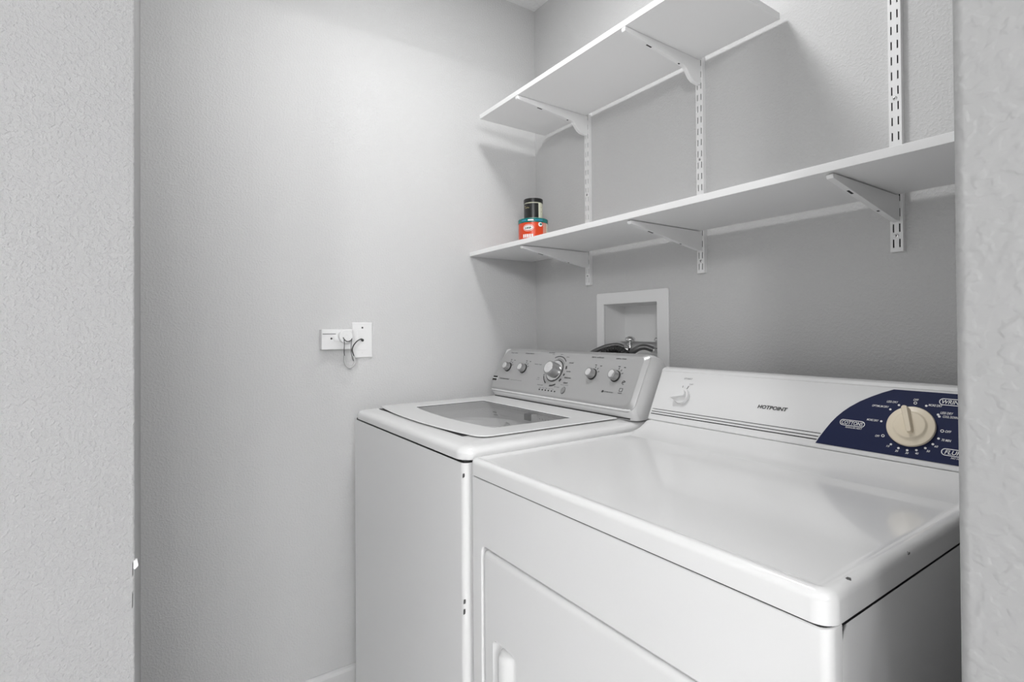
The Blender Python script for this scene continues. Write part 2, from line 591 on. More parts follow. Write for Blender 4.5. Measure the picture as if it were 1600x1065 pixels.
g = G(); g.lathe([(0.033, 0.0615), (0.0352, 0.0615), (0.0354, 0.063), (0.0354, 0.074), (0.0345, 0.0755), (0.030, 0.0758), (0.0, 0.0752)], frj, 40)
g.build('jar_lid', 'jar_black', t)

# ------------------------------------------------------------------ washer outlet box in the back wall
t = thing('outlet_box', (0.5, 0, 1.045), 'white recessed plumbing box in the back wall behind the washer console', 'outlet box')
def ring(g, outer, inner, y0, y1, fr):
    n = len(outer)
    g.loops([[fr(*p, y0) for p in outer], [fr(*p, y1) for p in outer], [fr(*p, y1) for p in inner], [fr(*p, y0) for p in inner], [fr(*p, y0) for p in outer]], False, False)
fy = lambda a, b, y: (a, y, b)
g = G(); ring(g, rrect(0.357, 1.045, 0.665, 1.2945, 0.006), rrect(0.391, 1.072, 0.621, 1.2555, 0.002), -0.0003, -0.007, fy)
g.build('frame', 'box', t, bevel=0.001, seg=1)
g = G()
P0 = rrect(0.391, 1.072, 0.621, 1.2555, 0.002); P1 = rrect(0.391, 1.072, 0.621, 1.2515, 0.004)
g.loops([[fy(*p, 0.0) for p in P0], [fy(*p, 0.098) for p in P1]], False, True)
g.build('recess', 'box', t)
g = G(); g.box(0.395, 0.617, 0.072, 0.0978, 1.128, 1.131)
g.build('recess_ridge', 'box', t, smooth=False)

def make_valve():
    t = thing('valve', (0.463, 0.045, 1.072), '', 'valve', 'chrome valves in the outlet box')
    x, y = 0.463, 0.045
    fr = lambda u, v, h: (x+u, y+v, 1.072+h)
    g = G(); g.lathe([(0.009, 0), (0.009, 0.022), (0.0115, 0.023), (0.0115, 0.034), (0.007, 0.036), (0.0055, 0.044), (0.009, 0.045), (0.009, 0.051), (0.0045, 0.052), (0.0045, 0.060)], fr, 16)
    g.build('stem', 'chrome', t)
    g = G(); g.lathe([(0.003, 0.058), (0.013, 0.059), (0.0175, 0.0625), (0.0175, 0.0665), (0.014, 0.071), (0.007, 0.0745), (0.001, 0.0755)], fr, 20)
    g.build('handle', 'chrome', t)
    g = G(); g.tube([(x, y, 1.100), (x-0.012, y-0.012, 1.103), (x-0.02, y-0.02, 1.103)], 0.009, 12)
    g.build('outlet_spout', 'chrome', t)
    return t
v1 = make_valve(); v1['label'] = 'chrome hose valve standing in the middle of the wall box'
v2 = copy_tree(v1); v2.location.x += 0.126; v2['label'] = 'chrome hose valve half hidden at the right edge of the wall box'

g = G(); g.tube(smooth_path([(0.449, 0.028, 1.110), (0.430, 0.012, 1.117), (0.395, -0.02, 1.107), (0.355, -0.05, 1.075), (0.335, -0.06, 1.00), (0.335, -0.06, 0.90)]), 0.0075, 12)
o = g.build('water_hose', 'braid'); tag(o, 'grey braided water hose curving left from the middle valve', 'hose', 'water hoses')
g = G(); g.tube(smooth_path([(0.576, 0.028, 1.105), (0.555, 0.010, 1.113), (0.535, -0.008, 1.104), (0.508, -0.0185, 1.072), (0.500, -0.0195, 1.00), (0.500, -0.0195, 0.90)]), 0.0095, 12)
o = g.build('water_hose', 'braid'); tag(o, 'grey braided water hose curving left from the right valve', 'hose', 'water hoses')
pts = smooth_path([(0.395, -0.055, 0.95), (0.398, -0.052, 1.04), (0.420, -0.042, 1.088), (0.474, -0.034, 1.106), (0.528, -0.042, 1.088), (0.556, -0.052, 1.04), (0.560, -0.055, 0.95)], 20)
rr = [0.0125 if (i//2) % 2 else 0.0105 for i in range(len(pts))]
g = G(); g.tube(pts, 0.012, 14, rr=rr)
o = g.build('drain_hose', 'rubber', angle=20); tag(o, 'black ribbed drain hose arching out of the wall box', 'hose')

# ------------------------------------------------------------------ wall plate and jack box on the left wall
t = thing('wall_plate', (0, -0.72, 1.083), 'white cable outlet plate on the left wall above the washer', 'wall plate')
fx = lambda a, b, x: (x, a, b)
g = G()
g.loops([[fx(*p, x) for p in rrect(-0.7545+i, 1.0835+i, -0.6865-i, 1.1985-i, 0.003)] for x, i in ((0.0003, 0), (0.004, 0), (0.006, 0.002))])
g.build('plate', 'plate', t)
g = G()
g.loops([[fx(*p, x) for p in rrect(-0.737+i, 1.108+i, -0.704-i, 1.174-i, 0.002)] for x, i in ((0.0055, 0), (0.0068, 0.0006))])
g.build('insert', 'plate', t)
for z in (1.1815, 1.1000):
    g = G(); g.lathe([(0.003, 0), (0.003, 0.0008), (0.001, 0.0012)], lambda u, v, h, z=z: (0.006+h, -0.7205+u, z+v), 12)
    g.build('screw', 'print_grey' if z > 1.15 else 'plate', t)
g = G(); g.lathe([(0.0046, 0), (0.0046, 0.0004)], lambda u, v, h: (0.0069+h, -0.7205+u, 1.1405+v), 16)
g.build('cable_hole', 'dark', t, smooth=False)

t = thing('jack_box', (0, -0.80, 1.112), 'small flat surface box with a round cap left of the wall plate', 'jack box')
g = G()
g.loops([[fx(*p, x) for p in rrect(-0.855+i, 1.1125+i, -0.758-i, 1.1765-i, 0.002)] for x, i in ((0.0003, 0), (0.021, 0.0), (0.0225, 0.0015))])
bx = g.build('box_cover', 'plate', t)
g = G(); g.lathe([(0.0032, 0), (0.0032, 0.001), (0.001, 0.0012)], lambda u, v, h: (0.0225+h, -0.825+u, 1.1475+v), 12)
g.build('screw', 'print_grey', t)
g = G()
g.loops([[fx(*p, x) for p in rrect(-0.852, 1.161, -0.811, 1.1628, 0.0005, 2)] for x in (0.0225, 0.0229)])
g.build('print_line', 'print_grey', t, smooth=False)
g = G()
g.loops([[fx(*p, x) for p in rrect(-0.818, 1.140, -0.802, 1.153, 0.001, 2)] for x in (0.0225, 0.0275)])
g.build('arm', 'plate', t)
g = G(); g.lathe([(0.021, 0), (0.0215, 0.001), (0.0215, 0.019), (0.0195, 0.021), (0.006, 0.0212), (0.005, 0.0202), (0.0, 0.020)], lambda u, v, h: (0.0228+h, -0.7845+u, 1.154+v), 28)
g.build('round_cap', 'plate', t)
g = G(); g.tube(smooth_path([(0.045, -0.795, 1.151), (0.045, -0.791, 1.144), (0.045, -0.784, 1.1385), (0.045, -0.776, 1.1385), (0.044, -0.769, 1.143), (0.042, -0.767, 1.149)]), 0.0014, 8)
g.build('wire_clip', 'wire', t)

t = thing('cable', (0.03, -0.77, 1.055), 'thin dark cable looping down from the wall plate hole in clear tube', 'cable')
g = G(); g.tube(smooth_path([(0.006, -0.7205, 1.1405), (0.012, -0.726, 1.1445), (0.022, -0.742, 1.139), (0.029, -0.757, 1.125), (0.031, -0.762, 1.110), (0.028, -0.757, 1.094), (0.026, -0.752, 1.078)]), 0.0019, 8)
g.build('wire', 'wire', t)
g = G(); g.tube(smooth_path([(0.045, -0.792, 1.146), (0.044, -0.791, 1.128), (0.032, -0.788, 1.105), (0.029, -0.785, 1.083)]), 0.0012, 8)
g.build('wire', 'wire', t)
g = G(); g.tube(smooth_path([(0.030, -0.786, 1.093), (0.028, -0.785, 1.073), (0.027, -0.779, 1.060), (0.026, -0.768, 1.054), (0.026, -0.757, 1.060), (0.026, -0.752, 1.074), (0.026, -0.757, 1.092)]), 0.0034, 10)
g.build('clear_tube', 'clear', t)
g = G(); g.tube(smooth_path([(0.042, -0.767, 1.149), (0.040, -0.768, 1.128), (0.029, -0.765, 1.105), (0.028, -0.761, 1.085), (0.028, -0.757, 1.075)]), 0.0010, 8)
g.build('wire', 'wire', t)

# ------------------------------------------------------------------ washer
WX0, WX1, WY0, WY1 = 0.079, 0.765, -0.771, -0.115
T = thing('washing_machine', (0.422, -0.44, 0), 'white top-loading washing machine in the corner with silver control panel', 'washer')
fz = lambda a, b, z: (a, b, z)
g = G()
P = rrect(WX0, WY0, WX1, WY1, (0.004, 0.014, 0.004, 0.004), 6)
g.loops([[fz(*p, z) for p in P] for z in (0.02, 0.8985)], True, False)
g.build('cabinet', 'enamel_side', T, angle=25)
g = G()
P = rrect(WX0+0.004, WY0+0.004, WX1-0.004, WY1-0.002, 0.006, 6)
g.loops([[fz(*p, z) for p in P] for z in (0.8975, 0.9025)], False, False)
g.build('seam', 'dark', T)
for x in (0.12, 0.72):
    for y in (-0.72, -0.17):
        g = G()
        g.lathe([(0.02, 0), (0.02, 0.02)], lambda u, v, h, x=x, y=y: (x+u, y+v, h), 12)
        g.build('foot', 'rubber', T)
# nicks in the enamel of the front right corner
for z, h, q in ((0.873, 0.0045, 0.0), (0.617, 0.005, 0.001), (0.596, 0.006, 0.0)):
    g = G(); a = [(-0.0012, -h), (0.0002, -h*.7), (0.0010, h*.2), (0.0004, h), (-0.0008, h*.5)]
    g.loops([[(0.7605+q+u, WY0-yy+0.0042, z+v) for u, v in a] for yy in (0.0, 0.0040)])
    g.build('nick', 'nick', T, smooth=False)
# deck with an opening under the lid
def dk(i, z, r=0.034):
    return [fz(*p, z) for p in rrect(WX0+i, WY0+i, WX1-i, WY1, (max(r-i, .004), max(r-i, .004), 0.004, 0.004), 8)]
g = G()
Lp = [dk(0.006, 0.9025), dk(0.0, 0.9025), dk(0.0, 0.914), dk(0.002, 0.920), dk(0.0065, 0.9245), dk(0.014, 0.9275), dk(0.026, 0.929), dk(0.048, 0.9305)]
op = [(0.16, -0.655), (0.68, -0.655), (0.68, -0.33), (0.16, -0.33)]
inn = rrect(0.16, -0.655, 0.68, -0.33, 0.04, 8)
Lp += [[fz(*p, 0.9305) for p in inn], [fz(*p, 0.84) for p in inn]]
g.loops(Lp, False, False)
g.build('deck', 'enamel', T)
g = G()
ins = lambda i: rrect(0.16+i, -0.655+i, 0.68-i, -0.33-i, 0.04, 8)
g.loops([[fz(*p, 0.905) for p in ins(0)], [fz(*p, 0.89) for p in ins(0.004)], [fz(*p, 0.868) for p in ins(0.02)]], False, True)
tub = g.build('tub', 'tub', T)
g = G()
frt = lambda u, v, h: (0.42+u*1.45, -0.4925+v*0.92, h)
g.lathe([(0.122, 0.866), (0.130, 0.884), (0.145, 0.890), (0.155, 0.884), (0.155, 0.866)], frt, 48)
g.build('tub_ring', 'plastic', tub)
g = G(); g.box(0.395, 0.425, -0.352, -0.3315, 0.895, 0.915)
g.build('lid_latch', 'print_grey', T, bevel=0.002)
g = G(); g.box(0.432, 0.438, -0.352, -0.3315, 0.890, 0.918)
g.build('lid_latch', 'plastic', T, bevel=0.002)
# lid: outline bowed at the front, rounded corners, ring around a glass window
def lid_outline(i, n=12):
    x0, x1, yb, yf = 0.108+i, 0.712-i, -0.272-i, -0.702+i
    P = []
    bow = 0.022
    for k in range(n+1):                              # front, left to right
        tt = k/n
        x = x0+0.02+(x1-x0-0.05)*tt
        P.append((x, yf - bow*math.sin(math.pi*min(1, tt*1.0))**0.8 if 0 < tt < 1 else yf))
    P += [(x1-0.014, yf+0.006), (x1-0.004, yf+0.018), (x1, yf+0.034)]
    for k in range(1, 5):
        P.append((x1, yf+0.034+(yb-yf-0.034)*k/5))
    P += [(x1, yb-0.004), (x1-0.004, yb)]
    for k in range(1, 6):
        P.append((x1-0.004-(x1-x0-0.008)*k/6, yb))
    P += [(x0+0.004, yb), (x0, yb-0.004)]
    for k in range(1, 5):
        P.append((x0, yb-0.004-(yb-0.004-yf-0.012)*k/5))
    P += [(x0, yf+0.012), (x0+0.006, yf+0.003)]
    return P
def window_outline(i, npts):
    base = []
    x0, x1, yb, yf = 0.195+i, 0.639-i, -0.374-i, -0.617+i
    n = 12
    for k in range(n+1):
        tt = k/n
        x = x0+(x1-x0)*tt
        base.append((x, yf-0.021*math.sin(math.pi*tt)**0.9 if 0 < tt < 1 else yf))
    base += [(x1, yf+0.004), (x1, yf+0.008), (x1, yf+0.02)]
    for k in range(1, 5):
        base.append((x1, yf+0.02+(yb-yf-0.02)*k/5))
    base += [(x1, yb-0.002), (x1-0.002, yb)]
    for k in range(1, 6):
        base.append((x1-0.002-(x1-x0-0.004)*k/6, yb))
    base += [(x0+0.002, yb), (x0, yb-0.002)]
    for k in range(1, 5):
        base.append((x0, yb-0.002-(yb-0.002-yf-0.008)*k/5))
    base += [(x0, yf+0.008), (x0, yf+0.003)]
    return base
LZ = 0.9365
lo = lambda i, z: [fz(*p, z) for p in lid_outline(i)]
wo = lambda i, z: [fz(*p, z) for p in window_outline(i, 0)]
g = G()
g.loops([wo(0, 0.9318), lo(0.012, 0.9318), lo(0.003, 0.9325), lo(0.0, 0.9340), lo(0.001, 0.9358), lo(0.004, LZ), wo(-0.003, LZ), wo(-0.001, LZ-0.0006), wo(0, LZ-0.002), wo(0, 0.9318)], False, False)
lidp = g.build('lid', 'enamel', T)
g = G(); g.loops([wo(0.0005, 0.9326), wo(0.0005, 0.9338)])
g.build('lid_window', 'glass', lidp, smooth=False)
g = G()
g.loops([wo(-0.0008, LZ-0.0028), wo(-0.0008, LZ-0.0012), wo(0.0010, LZ-0.0022), wo(0.0010, LZ-0.0028)], False, False)
g.build('window_gasket', 'print_grey', lidp)
# dark sheet painting the shade of the finger gap under the lid front
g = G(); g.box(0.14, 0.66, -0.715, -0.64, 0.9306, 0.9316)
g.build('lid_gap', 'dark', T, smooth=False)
g = G(); g.box(0.095, 0.745, -0.2633, -0.2618, 0.9335, 0.9372)  # dark strip painting the shaded seam at the console base
g.build('lid_gap', 'print_grey', T, smooth=False)
# console housing
PW = Plane((-0.272, 0.957), (-0.197, 1.105), 0.0)
prof = [(-0.262, 0.9315), (-0.2615, 0.936), (-0.2775, 0.959), (-0.2065, 1.099), (-0.200, 1.1015), (-0.180, 1.1000), (-0.150, 1.090), (-0.125, 1.055), (-0.118, 1.0), (-0.118, 0.9315)]
yc_, zc_ = -0.17, 1.0
def sc(sy, sz):
    return [(yc_+(a-yc_)*sy, 0.9315+(b-0.9315)*sz) for a, b in prof]
g = G()
g.loops([[(x, a, b) for a, b in sc(sy, sz)] for x, sy, sz in ((0.0815, 0.80, 0.93), (0.083, 0.90, 0.97), (0.088, 0.97, 0.99), (0.097, 1, 1), (0.742, 1, 1), (0.754, 0.975, 0.995), (0.761, 0.92, 0.98), (0.7645, 0.82, 0.95))])
hs = g.build('console_housing', 'plastic', T, angle=50)
# silver control panel on the sloping face
DX, DS, HP = 0.013, -0.0036, 0.010
def pw(i, h, rl=0.034, rr_=0.022):
    return [PW.p(a, b, h) for a, b in rrect(0.079+i, -0.0045+i, 0.7655-i, 0.1635-i, (0.012, 0.024, 0.016, 0.040), 8)]
g = G()
g.loops([pw(0, 0.0002), pw(0, 0.0008), pw(0.0012, 0.0018), pw(0.0100, 0.0088), pw(0.0125, 0.0097), pw(0.0155, HP)])
cp = g.build('control_panel', 'silver', T, angle=60)
wfr = lambda u, v, h=0.0: PW.p(u+DX, v+DS, HP+h)
def wl(body, x0, x1, s, hgt=0.0045, m_='print_grey', shear=0.2, bold=0.018):
    lettering(body, wfr, x0, x1, s-hgt/2, s+hgt/2, m_, cp, shear, bold)
wl('load size', 0.122, 0.1625, 0.1465)
wl('temperature', 0.209, 0.258, 0.1463, 0.0052)
wl('normal', 0.336, 0.366, 0.154)
wl('heavy', 0.357, 0.370, 0.1475, 0.003)
wl('reg', 0.396, 0.410, 0.1485, 0.0032)
wl('light', 0.430, 0.443, 0.141, 0.0034)
wl('casual', 0.4504, 0.4722, 0.1235)
wl('bulky', 0.4532, 0.474, 0.0940, 0.005)
wl('delicate', 0.4534, 0.4839, 0.074, 0.0048)
wl('start', 0.4577, 0.478, 0.057, 0.0056)
wl('hold to cancel', 0.449, 0.484, 0.0495, 0.002)
wl('heavy duty', 0.283, 0.3213, 0.1096)
wl('hand wash', 0.3375, 0.3655, 0.0405, 0.0034)
wl('rinse', 0.325, 0.335, 0.0635, 0.0030)
wl('& spin', 0.323, 0.337, 0.0575, 0.0026)
wl('lid lock', 0.4231, 0.4474, 0.0402, 0.003)
wl('fabric softener', 0.5419, 0.5939, 0.1465)
wl('extra rinse', 0.6405, 0.679, 0.146)
wl('centennial', 0.1113, 0.1728, 0.0464, 0.0048)
wl('commercial technology', 0.183, 0.2469, 0.0453, 0.0026)
wl('POWERWASH', 0.634, 0.6717, 0.0452, 0.003)
wl('wash', 0.688, 0.703, 0.0462, 0.0034)
# brand square, ticks, icon, indicator dots, arcs
def flat(pts, m_, name, h=0.0006, par=None, fr=wfr):
    gg = G()
    gg.loops([[fr(a, b, hh) for a, b in pts] for hh in (0.0, h)])
    return gg.build(name, m_, par or cp, smooth=False)
flat([(0.0700, 0.036), (0.0975, 0.036), (0.0975, 0.053), (0.0700, 0.053)], 'dark', 'brand_emblem')
flat([(0.0705, 0.0435), (0.0970, 0.0435), (0.0970, 0.0463), (0.0705, 0.0463)], 'print_white', 'brand_emblem', 0.0009)
flat([(0.0975, 0.036), (0.0990, 0.036), (0.0990, 0.053), (0.0975, 0.053)], 'print_white', 'brand_emblem', 0.0007)
flat([(0.6269, 0.0425), (0.6325, 0.0425), (0.6345, 0.0485), (0.6285, 0.0485)], 'dark', 'brand_emblem')
for k in range(6):
    x = 0.3562+k*0.01525
    flat([(x+0.0034*math.cos(2*math.pi*i/8), 0.0252+0.0024*math.sin(2*math.pi*i/8)) for i in range(8)], 'dark', 'indicator_dot')
for k, wd in enumerate(('wash', 'soak', 'rinse', 'spin', 'done')):
    x = 0.352+k*0.0155
    wl(wd, x, x+0.010, 0.0315, 0.0024)
def arc(cx, cs, r0, r1, a0, a1, m_, name='cycle_arc', n=14):
    P = [(cx+r1*math.cos(R(a0+(a1-a0)*k/n)), cs+r1*math.sin(R(a0+(a1-a0)*k/n))) for k in range(n+1)]
    P += [(cx+r0*math.cos(R(a1-(a1-a0)*k/n)), cs+r0*math.sin(R(a1-(a1-a0)*k/n))) for k in range(n+1)]
    gg = G()
    N = n+1
    for k in range(n):
        gg.face([wfr(*P[k], 0.0006), wfr(*P[k+1], 0.0006), wfr(*P[2*N-2-k], 0.0006), wfr(*P[2*N-1-k], 0.0006)])
    return gg.build(name, m_, cp, smooth=False)
DC = (0.3985, 0.0927)
arc(*DC, 0.0480, 0.0510, 118, 42, 'print_grey')
arc(*DC, 0.0400, 0.0412, 100, 35, 'print_grey')
arc(*DC, 0.0465, 0.0525, 22, 10, 'print_grey')
arc(*DC, 0.0465, 0.0525, -8, -16, 'print_grey')
arc(*DC, 0.0460, 0.0530, -30, -42, 'print_grey')
arc(*DC, 0.0480, 0.0535, -60, -92, 'print_grey')
arc(*DC, 0.0480, 0.0520, -118, -155, 'print_grey')
for a in (160, 180, 200):
    flat([(DC[0]+r*math.cos(R(a+d)), DC[1]+r*math.sin(R(a+d))) for r, d in ((0.047, -1), (0.053, -1), (0.053, 1), (0.047, 1))], 'print_grey', 'tick_mark')
arc(0.697, 0.0765, 0.0045, 0.0062, 20, 300, 'print_grey', 'panel_symbol')
flat([(0.6935, 0.0745), (0.7005, 0.0785), (0.6995, 0.0800), (0.6925, 0.0760)], 'print_grey', 'panel_symbol')
gg = G(); ring(gg, [(0.690, 0.0505), (0.7015, 0.0505), (0.7015, 0.0605), (0.690, 0.0605)], [(0.691, 0.0515), (0.7005, 0.0515), (0.7005, 0.0595), (0.691, 0.0595)], 0.0, 0.0006, lambda a, b, h: wfr(a, b, h))
gg.build('panel_symbol', 'print_grey', cp, smooth=False)

def knob(x, s, r, h, name='control_knob'):
    fr = lambda u, v, hh: wfr(x+u, s+v, hh)
    g = G(); g.lathe([(r*1.14, 0.0), (r*1.14, 0.0022), (r*1.02, 0.0030), (r, 0.0035)], fr, 32)
    k = g.build(name, 'dark', T)
    g = G(); g.lathe([(r*1.0, 0.0030), (r*0.97, h*0.6), (r*0.92, h*0.9), (r*0.86, h), (r*0.78, h), (r*0.74, h-0.0008)], fr, 32)
    g.build('knob_body', 'silver_knob', k)
    g = G(); g.lathe([(r*0.74, h-0.0009), (r*0.70, h+0.0005), (r*0.45, h+0.0014), (0.0005, h+0.0018)], fr, 32)
    g.build('knob_cap', 'knob_cap', k)
    return k
for x, s, r in ((0.1375, 0.0905, 0.0150), (0.2300, 0.0900, 0.0150), (0.5680, 0.0925, 0.0150), (0.6600, 0.0930, 0.0150)):
    knob(x, s, r, 0.0190)
    for a in (80, 52, 24):
        flat([(x+q*math.cos(R(a+d)), s+q*math.sin(R(a+d))) for q, d in ((0.0200, -2), (0.0260, -2), (0.0260, 2), (0.0200, 2))], 'print_grey', 'tick_mark')
    flat([(x-0.001, s+0.0285), (x+0.006, s+0.0285), (x+0.006, s+0.0305), (x-0.001, s+0.0305)], 'print_grey', 'tick_mark')
    flat([(x+0.0205, s+0.0265), (x+0.027, s+0.0265), (x+0.027, s+0.0285), (x+0.0205, s+0.0285)], 'print_grey', 'tick_mark')
# main dial: chrome ring plate, body, cap
fr = lambda u, v, hh: wfr(0.398+u, 0.0927+v, hh)
g = G(); g.lathe([(0.0375, 0.0), (0.0375, 0.0012), (0.0345, 0.0022)], fr, 48)
d = g.build('cycle_dial', 'print_grey', T)
g = G(); g.lathe([(0.0345, 0.0015), (0.0335, 0.0040), (0.026, 0.0050), (0.024, 0.0040)], fr, 48)
g.build('dial_ring', 'chrome', d)
g = G(); g.lathe([(0.0245, 0.0040), (0.0240, 0.016), (0.0230, 0.027), (0.0215, 0.030), (0.0195, 0.030), (0.0188, 0.0292)], fr, 40)
g.build('dial_body', 'silver_knob', d)
g = G(); g.lathe([(0.0188, 0.0290), (0.018, 0.0304), (0.010, 0.0312), (0.0005, 0.0315)], fr, 40)
g.build('dial_cap', 'knob_cap', d)
g = G(); g.lathe([(0.0092, 0.0), (0.0092, 0.0018), (0.0078, 0.0028), (0.0060, 0.0028), (0.0055, 0.0020)], lambda u, v, h: wfr(0.468+u, 0.0325+v*1.15, h), 24)
sb = g.build('start_button', 'silver_knob', T)
g = G(); ring(g, [(0.468+0.0100*math.cos(2*math.pi*i/24), 0.0325+0.0116*math.sin(2*math.pi*i/24)) for i in range(24)], [(0.468+0.0090*math.cos(2*math.pi*i/24), 0.0325+0.0104*math.sin(2*math.pi*i/24)) for i in range(24)], 0, 0.0007, lambda a, b, h: wfr(a, b, h))
g.build('button_outline', 'print_grey', sb, smooth=False)

# ------------------------------------------------------------------ dryer
DX0, DX1, DY0, DY1 = 0.7777, 1.4637, -0.7669, -0.09
T = thing('clothes_dryer', (1.12, -0.43, 0), 'white front-loading clothes dryer with navy dial panel, nearest the doorway', 'dryer')
# side panels, the right one with shallow dents
def side(x, sgn, dents):
    g = G()
    ny, nz = 46, 46
    def P(i, j):
        y = DY0+0.026+(DY1-DY0-0.026)*i/ny
        z = 0.02+(0.876-0.02)*j/nz
        d = 0.0
        for (cy, cz, sy, sz, a) in dents:
            d += a*math.exp(-((y-cy)/sy)**2-((z-cz)/sz)**2)
        return (x-sgn*(0.0015+d), y, z)
    idx = {}
    for i in range(ny+1):
        for j in range(nz+1):
            idx[i, j] = len(g.v)
            g.v.append(P(i, j))
    for i in range(ny):
        for j in range(nz):
            g.f.append([idx[i, j], idx[i+1, j], idx[i+1, j+1], idx[i, j+1]])
    # folded rim
    for (a, b) in ((0, 0), (ny, 0)):
        pass
    y0 = DY0+0.026
    g.face([(x-sgn*0.0015, y0, 0.02), (x-sgn*0.006, y0-0.001, 0.02), (x-sgn*0.006, y0-0.001, 0.876), (x-sgn*0.0015, y0, 0.876)])
    return g.build('side_panel', 'enamel_side', T, angle=60)
side(DX1, 1, [(-0.655, 0.800, 0.014, 0.035, 0.0035), (-0.640, 0.812, 0.012, 0.022, -0.001), (-0.512, 0.770, 0.006, 0.06, 0.0012)])
side(DX0, -1, [])
# front panel: wraps round the front corners, opening for the door
DRX0, DRX1, DRZ0, DRZ1 = 0.8215, 1.4200, 0.18, 0.7485
yf = DY0+0.003
g = G()
def fo(i, y):
    return [(a, y, b) for a, b in rrect(DX0+0.0012+i, 0.04+i*0.3, DX1-0.0012-i, 0.8792-i*0.3, 0.002, 6)]
def fi(i, y):
    return [(a, y, b) for a, b in rrect(DRX0-i, DRZ0-i, DRX1+i, DRZ1+i, 0.014+i, 6)]
g.loops([fo(0.0, yf+0.024), fo(0.0, yf+0.011), fo(0.001, yf+0.0065), fo(0.0035, yf+0.0030), fo(0.0068, yf+0.0009), fo(0.011, yf), fi(0.004, yf), fi(0.0015, yf+0.001), fi(0.0, yf+0.0045), fi(0.0, yf+0.018)], False, False)
g.build('front_panel', 'enamel', T, angle=50)
g = G(); g.box(DRX0-0.01, DRX1+0.01, yf+0.018, yf+0.020, DRZ0-0.01, DRZ1+0.01)
g.build('door_recess', 'dark', T, smooth=False)
# door with a pocket for the handle
def do(i, y):
    return [(a, y, b) for a, b in rrect(DRX0+0.0028+i, DRZ0+0.003+i, DRX1-0.003-i, DRZ1-0.0048-i, max(0.012-i*0.4, 0.004), 6)]
HX0, HX1, HZ0, HZ1 = 0.862, 0.934, 0.45, 0.587
def ho(i, y):
    return [(a, y, b) for a, b in rrect(HX0+i, HZ0+i, HX1-i, HZ1-i, max(0.012-i, 0.003), 6)]
g = G()
yd = yf
g.loops([do(0, yd+0.017), do(0, yd+0.0075), do(0.001, yd+0.0042), do(0.0035, yd+0.0018), do(0.008, yd+0.0003), do(0.012, yd), ho(-0.0035, yd), ho(-0.0012, yd-0.0008), ho(0.0, yd+0.0004), ho(0.004, yd+0.014)], False, True)
dr = g.build('door', 'enamel', T, angle=50)
g = G()
P = [(0.886, -0.006), (0.889, -0.0115), (0.896, -0.0135), (0.906, -0.0125), (0.918, -0.008), (0.928, -0.001), (0.928, 0.008), (0.886, 0.008)]
L = []
for z, k in ((HZ0+0.006, 0.3), (HZ0+0.012, 0.9), (HZ0+0.03, 1), (HZ1-0.024, 1), (HZ1-0.014, 0.92), (HZ1-0.008, 0.6), (HZ1-0.005, 0.2)):
    L.append([(a, yd+0.010+(b-0.004)*k*1.15, z) for a, b in P])
g.loops(L)
g.build('door_handle', 'enamel', dr, angle=50)
# dark seam under the top
g = G()
P = rrect(DX0+0.004, DY0+0.005, DX1-0.004, DY1, 0.01, 6)
g.loops([[fz(*p, z) for p in P] for z in (0.874, 0.884)], False, False)
g.build('seam', 'dark', T)
# top with rim, rising in a cove to the console
def tp(i, z):
    return [fz(*p, z) for p in rrect(DX0-0.0006+i, DY0+i, DX1+0.0006-i, DY1-i, max(0.020-i, 0.004), 8)]
g = G()
g.loops([tp(0.004, 0.8815), tp(0.0, 0.8815), tp(0.0, 0.9035), tp(0.0008, 0.9075), tp(0.0030, 0.9110), tp(0.0062, 0.9132), tp(0.010, 0.9140), tp(0.0135, 0.9136), tp(0.0175, 0.9120), tp(0.022, 0.9103), tp(0.028, 0.9096)], False, True)
cv = [(-0.335, 0.9085), (-0.320, 0.9100), (-0.300, 0.9125), (-0.282, 0.9165), (-0.265, 0.9225), (-0.252, 0.9300), (-0.245, 0.9352), (-0.2405, 0.9375), (-0.232, 0.9380), (-0.225, 0.9380), (-0.225, 0.9080)]
L = []
for x, k in ((DX0+0.0004, 0.55), (DX0+0.003, 0.85), (DX0+0.008, 0.97), (DX0+0.016, 1.0), (DX1-0.016, 1.0), (DX1-0.008, 0.97), (DX1-0.003, 0.85), (DX1-0.0004, 0.55)):
    L.append([(x, a, 0.9085+(b-0.9085)*k) for a, b in cv])
g.loops(L)
g.build('top', 'enamel', T, angle=50)
g = G(); a = [(-0.003, -0.002), (0.001, -0.003), (0.003, 0.0), (0.0015, 0.003), (-0.002, 0.0025)]
g.loops([[(1.4565+u, -0.7125+v, z) for u, v in a] for z in (0.9105, 0.9139)])
g.build('nick', 'nick', T, smooth=False)
g = G(); a = [(-0.003, -0.0015), (0.001, -0.002), (0.003, 0.0), (0.0005, 0.002)]
g.loops([[(x_, -0.577+u, 0.9085+v*0.8) for u, v in a] for x_ in (1.4610, 1.4640)])
g.build('nick', 'nick', T, smooth=False)
# console
PD = Plane((-0.238, 0.942), (-0.176, 1.067), 0.0)
top_ = PD.p(0, 0.1310); rg = PD.p(0, 0.1325, 0.0012); rg2 = PD.p(0, 0.1390, 0.0006)
prof2 = [(-0.232, 0.937), (-0.2375, 0.9390), (PD.p(0, 0.001).y, PD.p(0, 0.001).z), (top_.y, top_.z), (rg.y, rg.z), (rg2.y, rg2.z), (-0.1725, 1.0690), (-0.166, 1.0705), (-0.110, 1.064), (-0.098, 1.052), (-0.095, 0.914)]
yc2 = -0.15
g = G()
L = []
for x, sy, sz in ((0.7800, 0.93, 0.955), (0.7812, 0.965, 0.980), (0.784, 0.988, 0.993), (0.789, 1, 1), (1.4525, 1, 1), (1.4575, 0.988, 0.993), (1.4603, 0.965, 0.98), (1.4615, 0.93, 0.955)):
    L.append([(x, yc2+(a-yc2)*sy, 0.914+(b-0.914)*sz) for a, b in prof2])
g.loops(L)
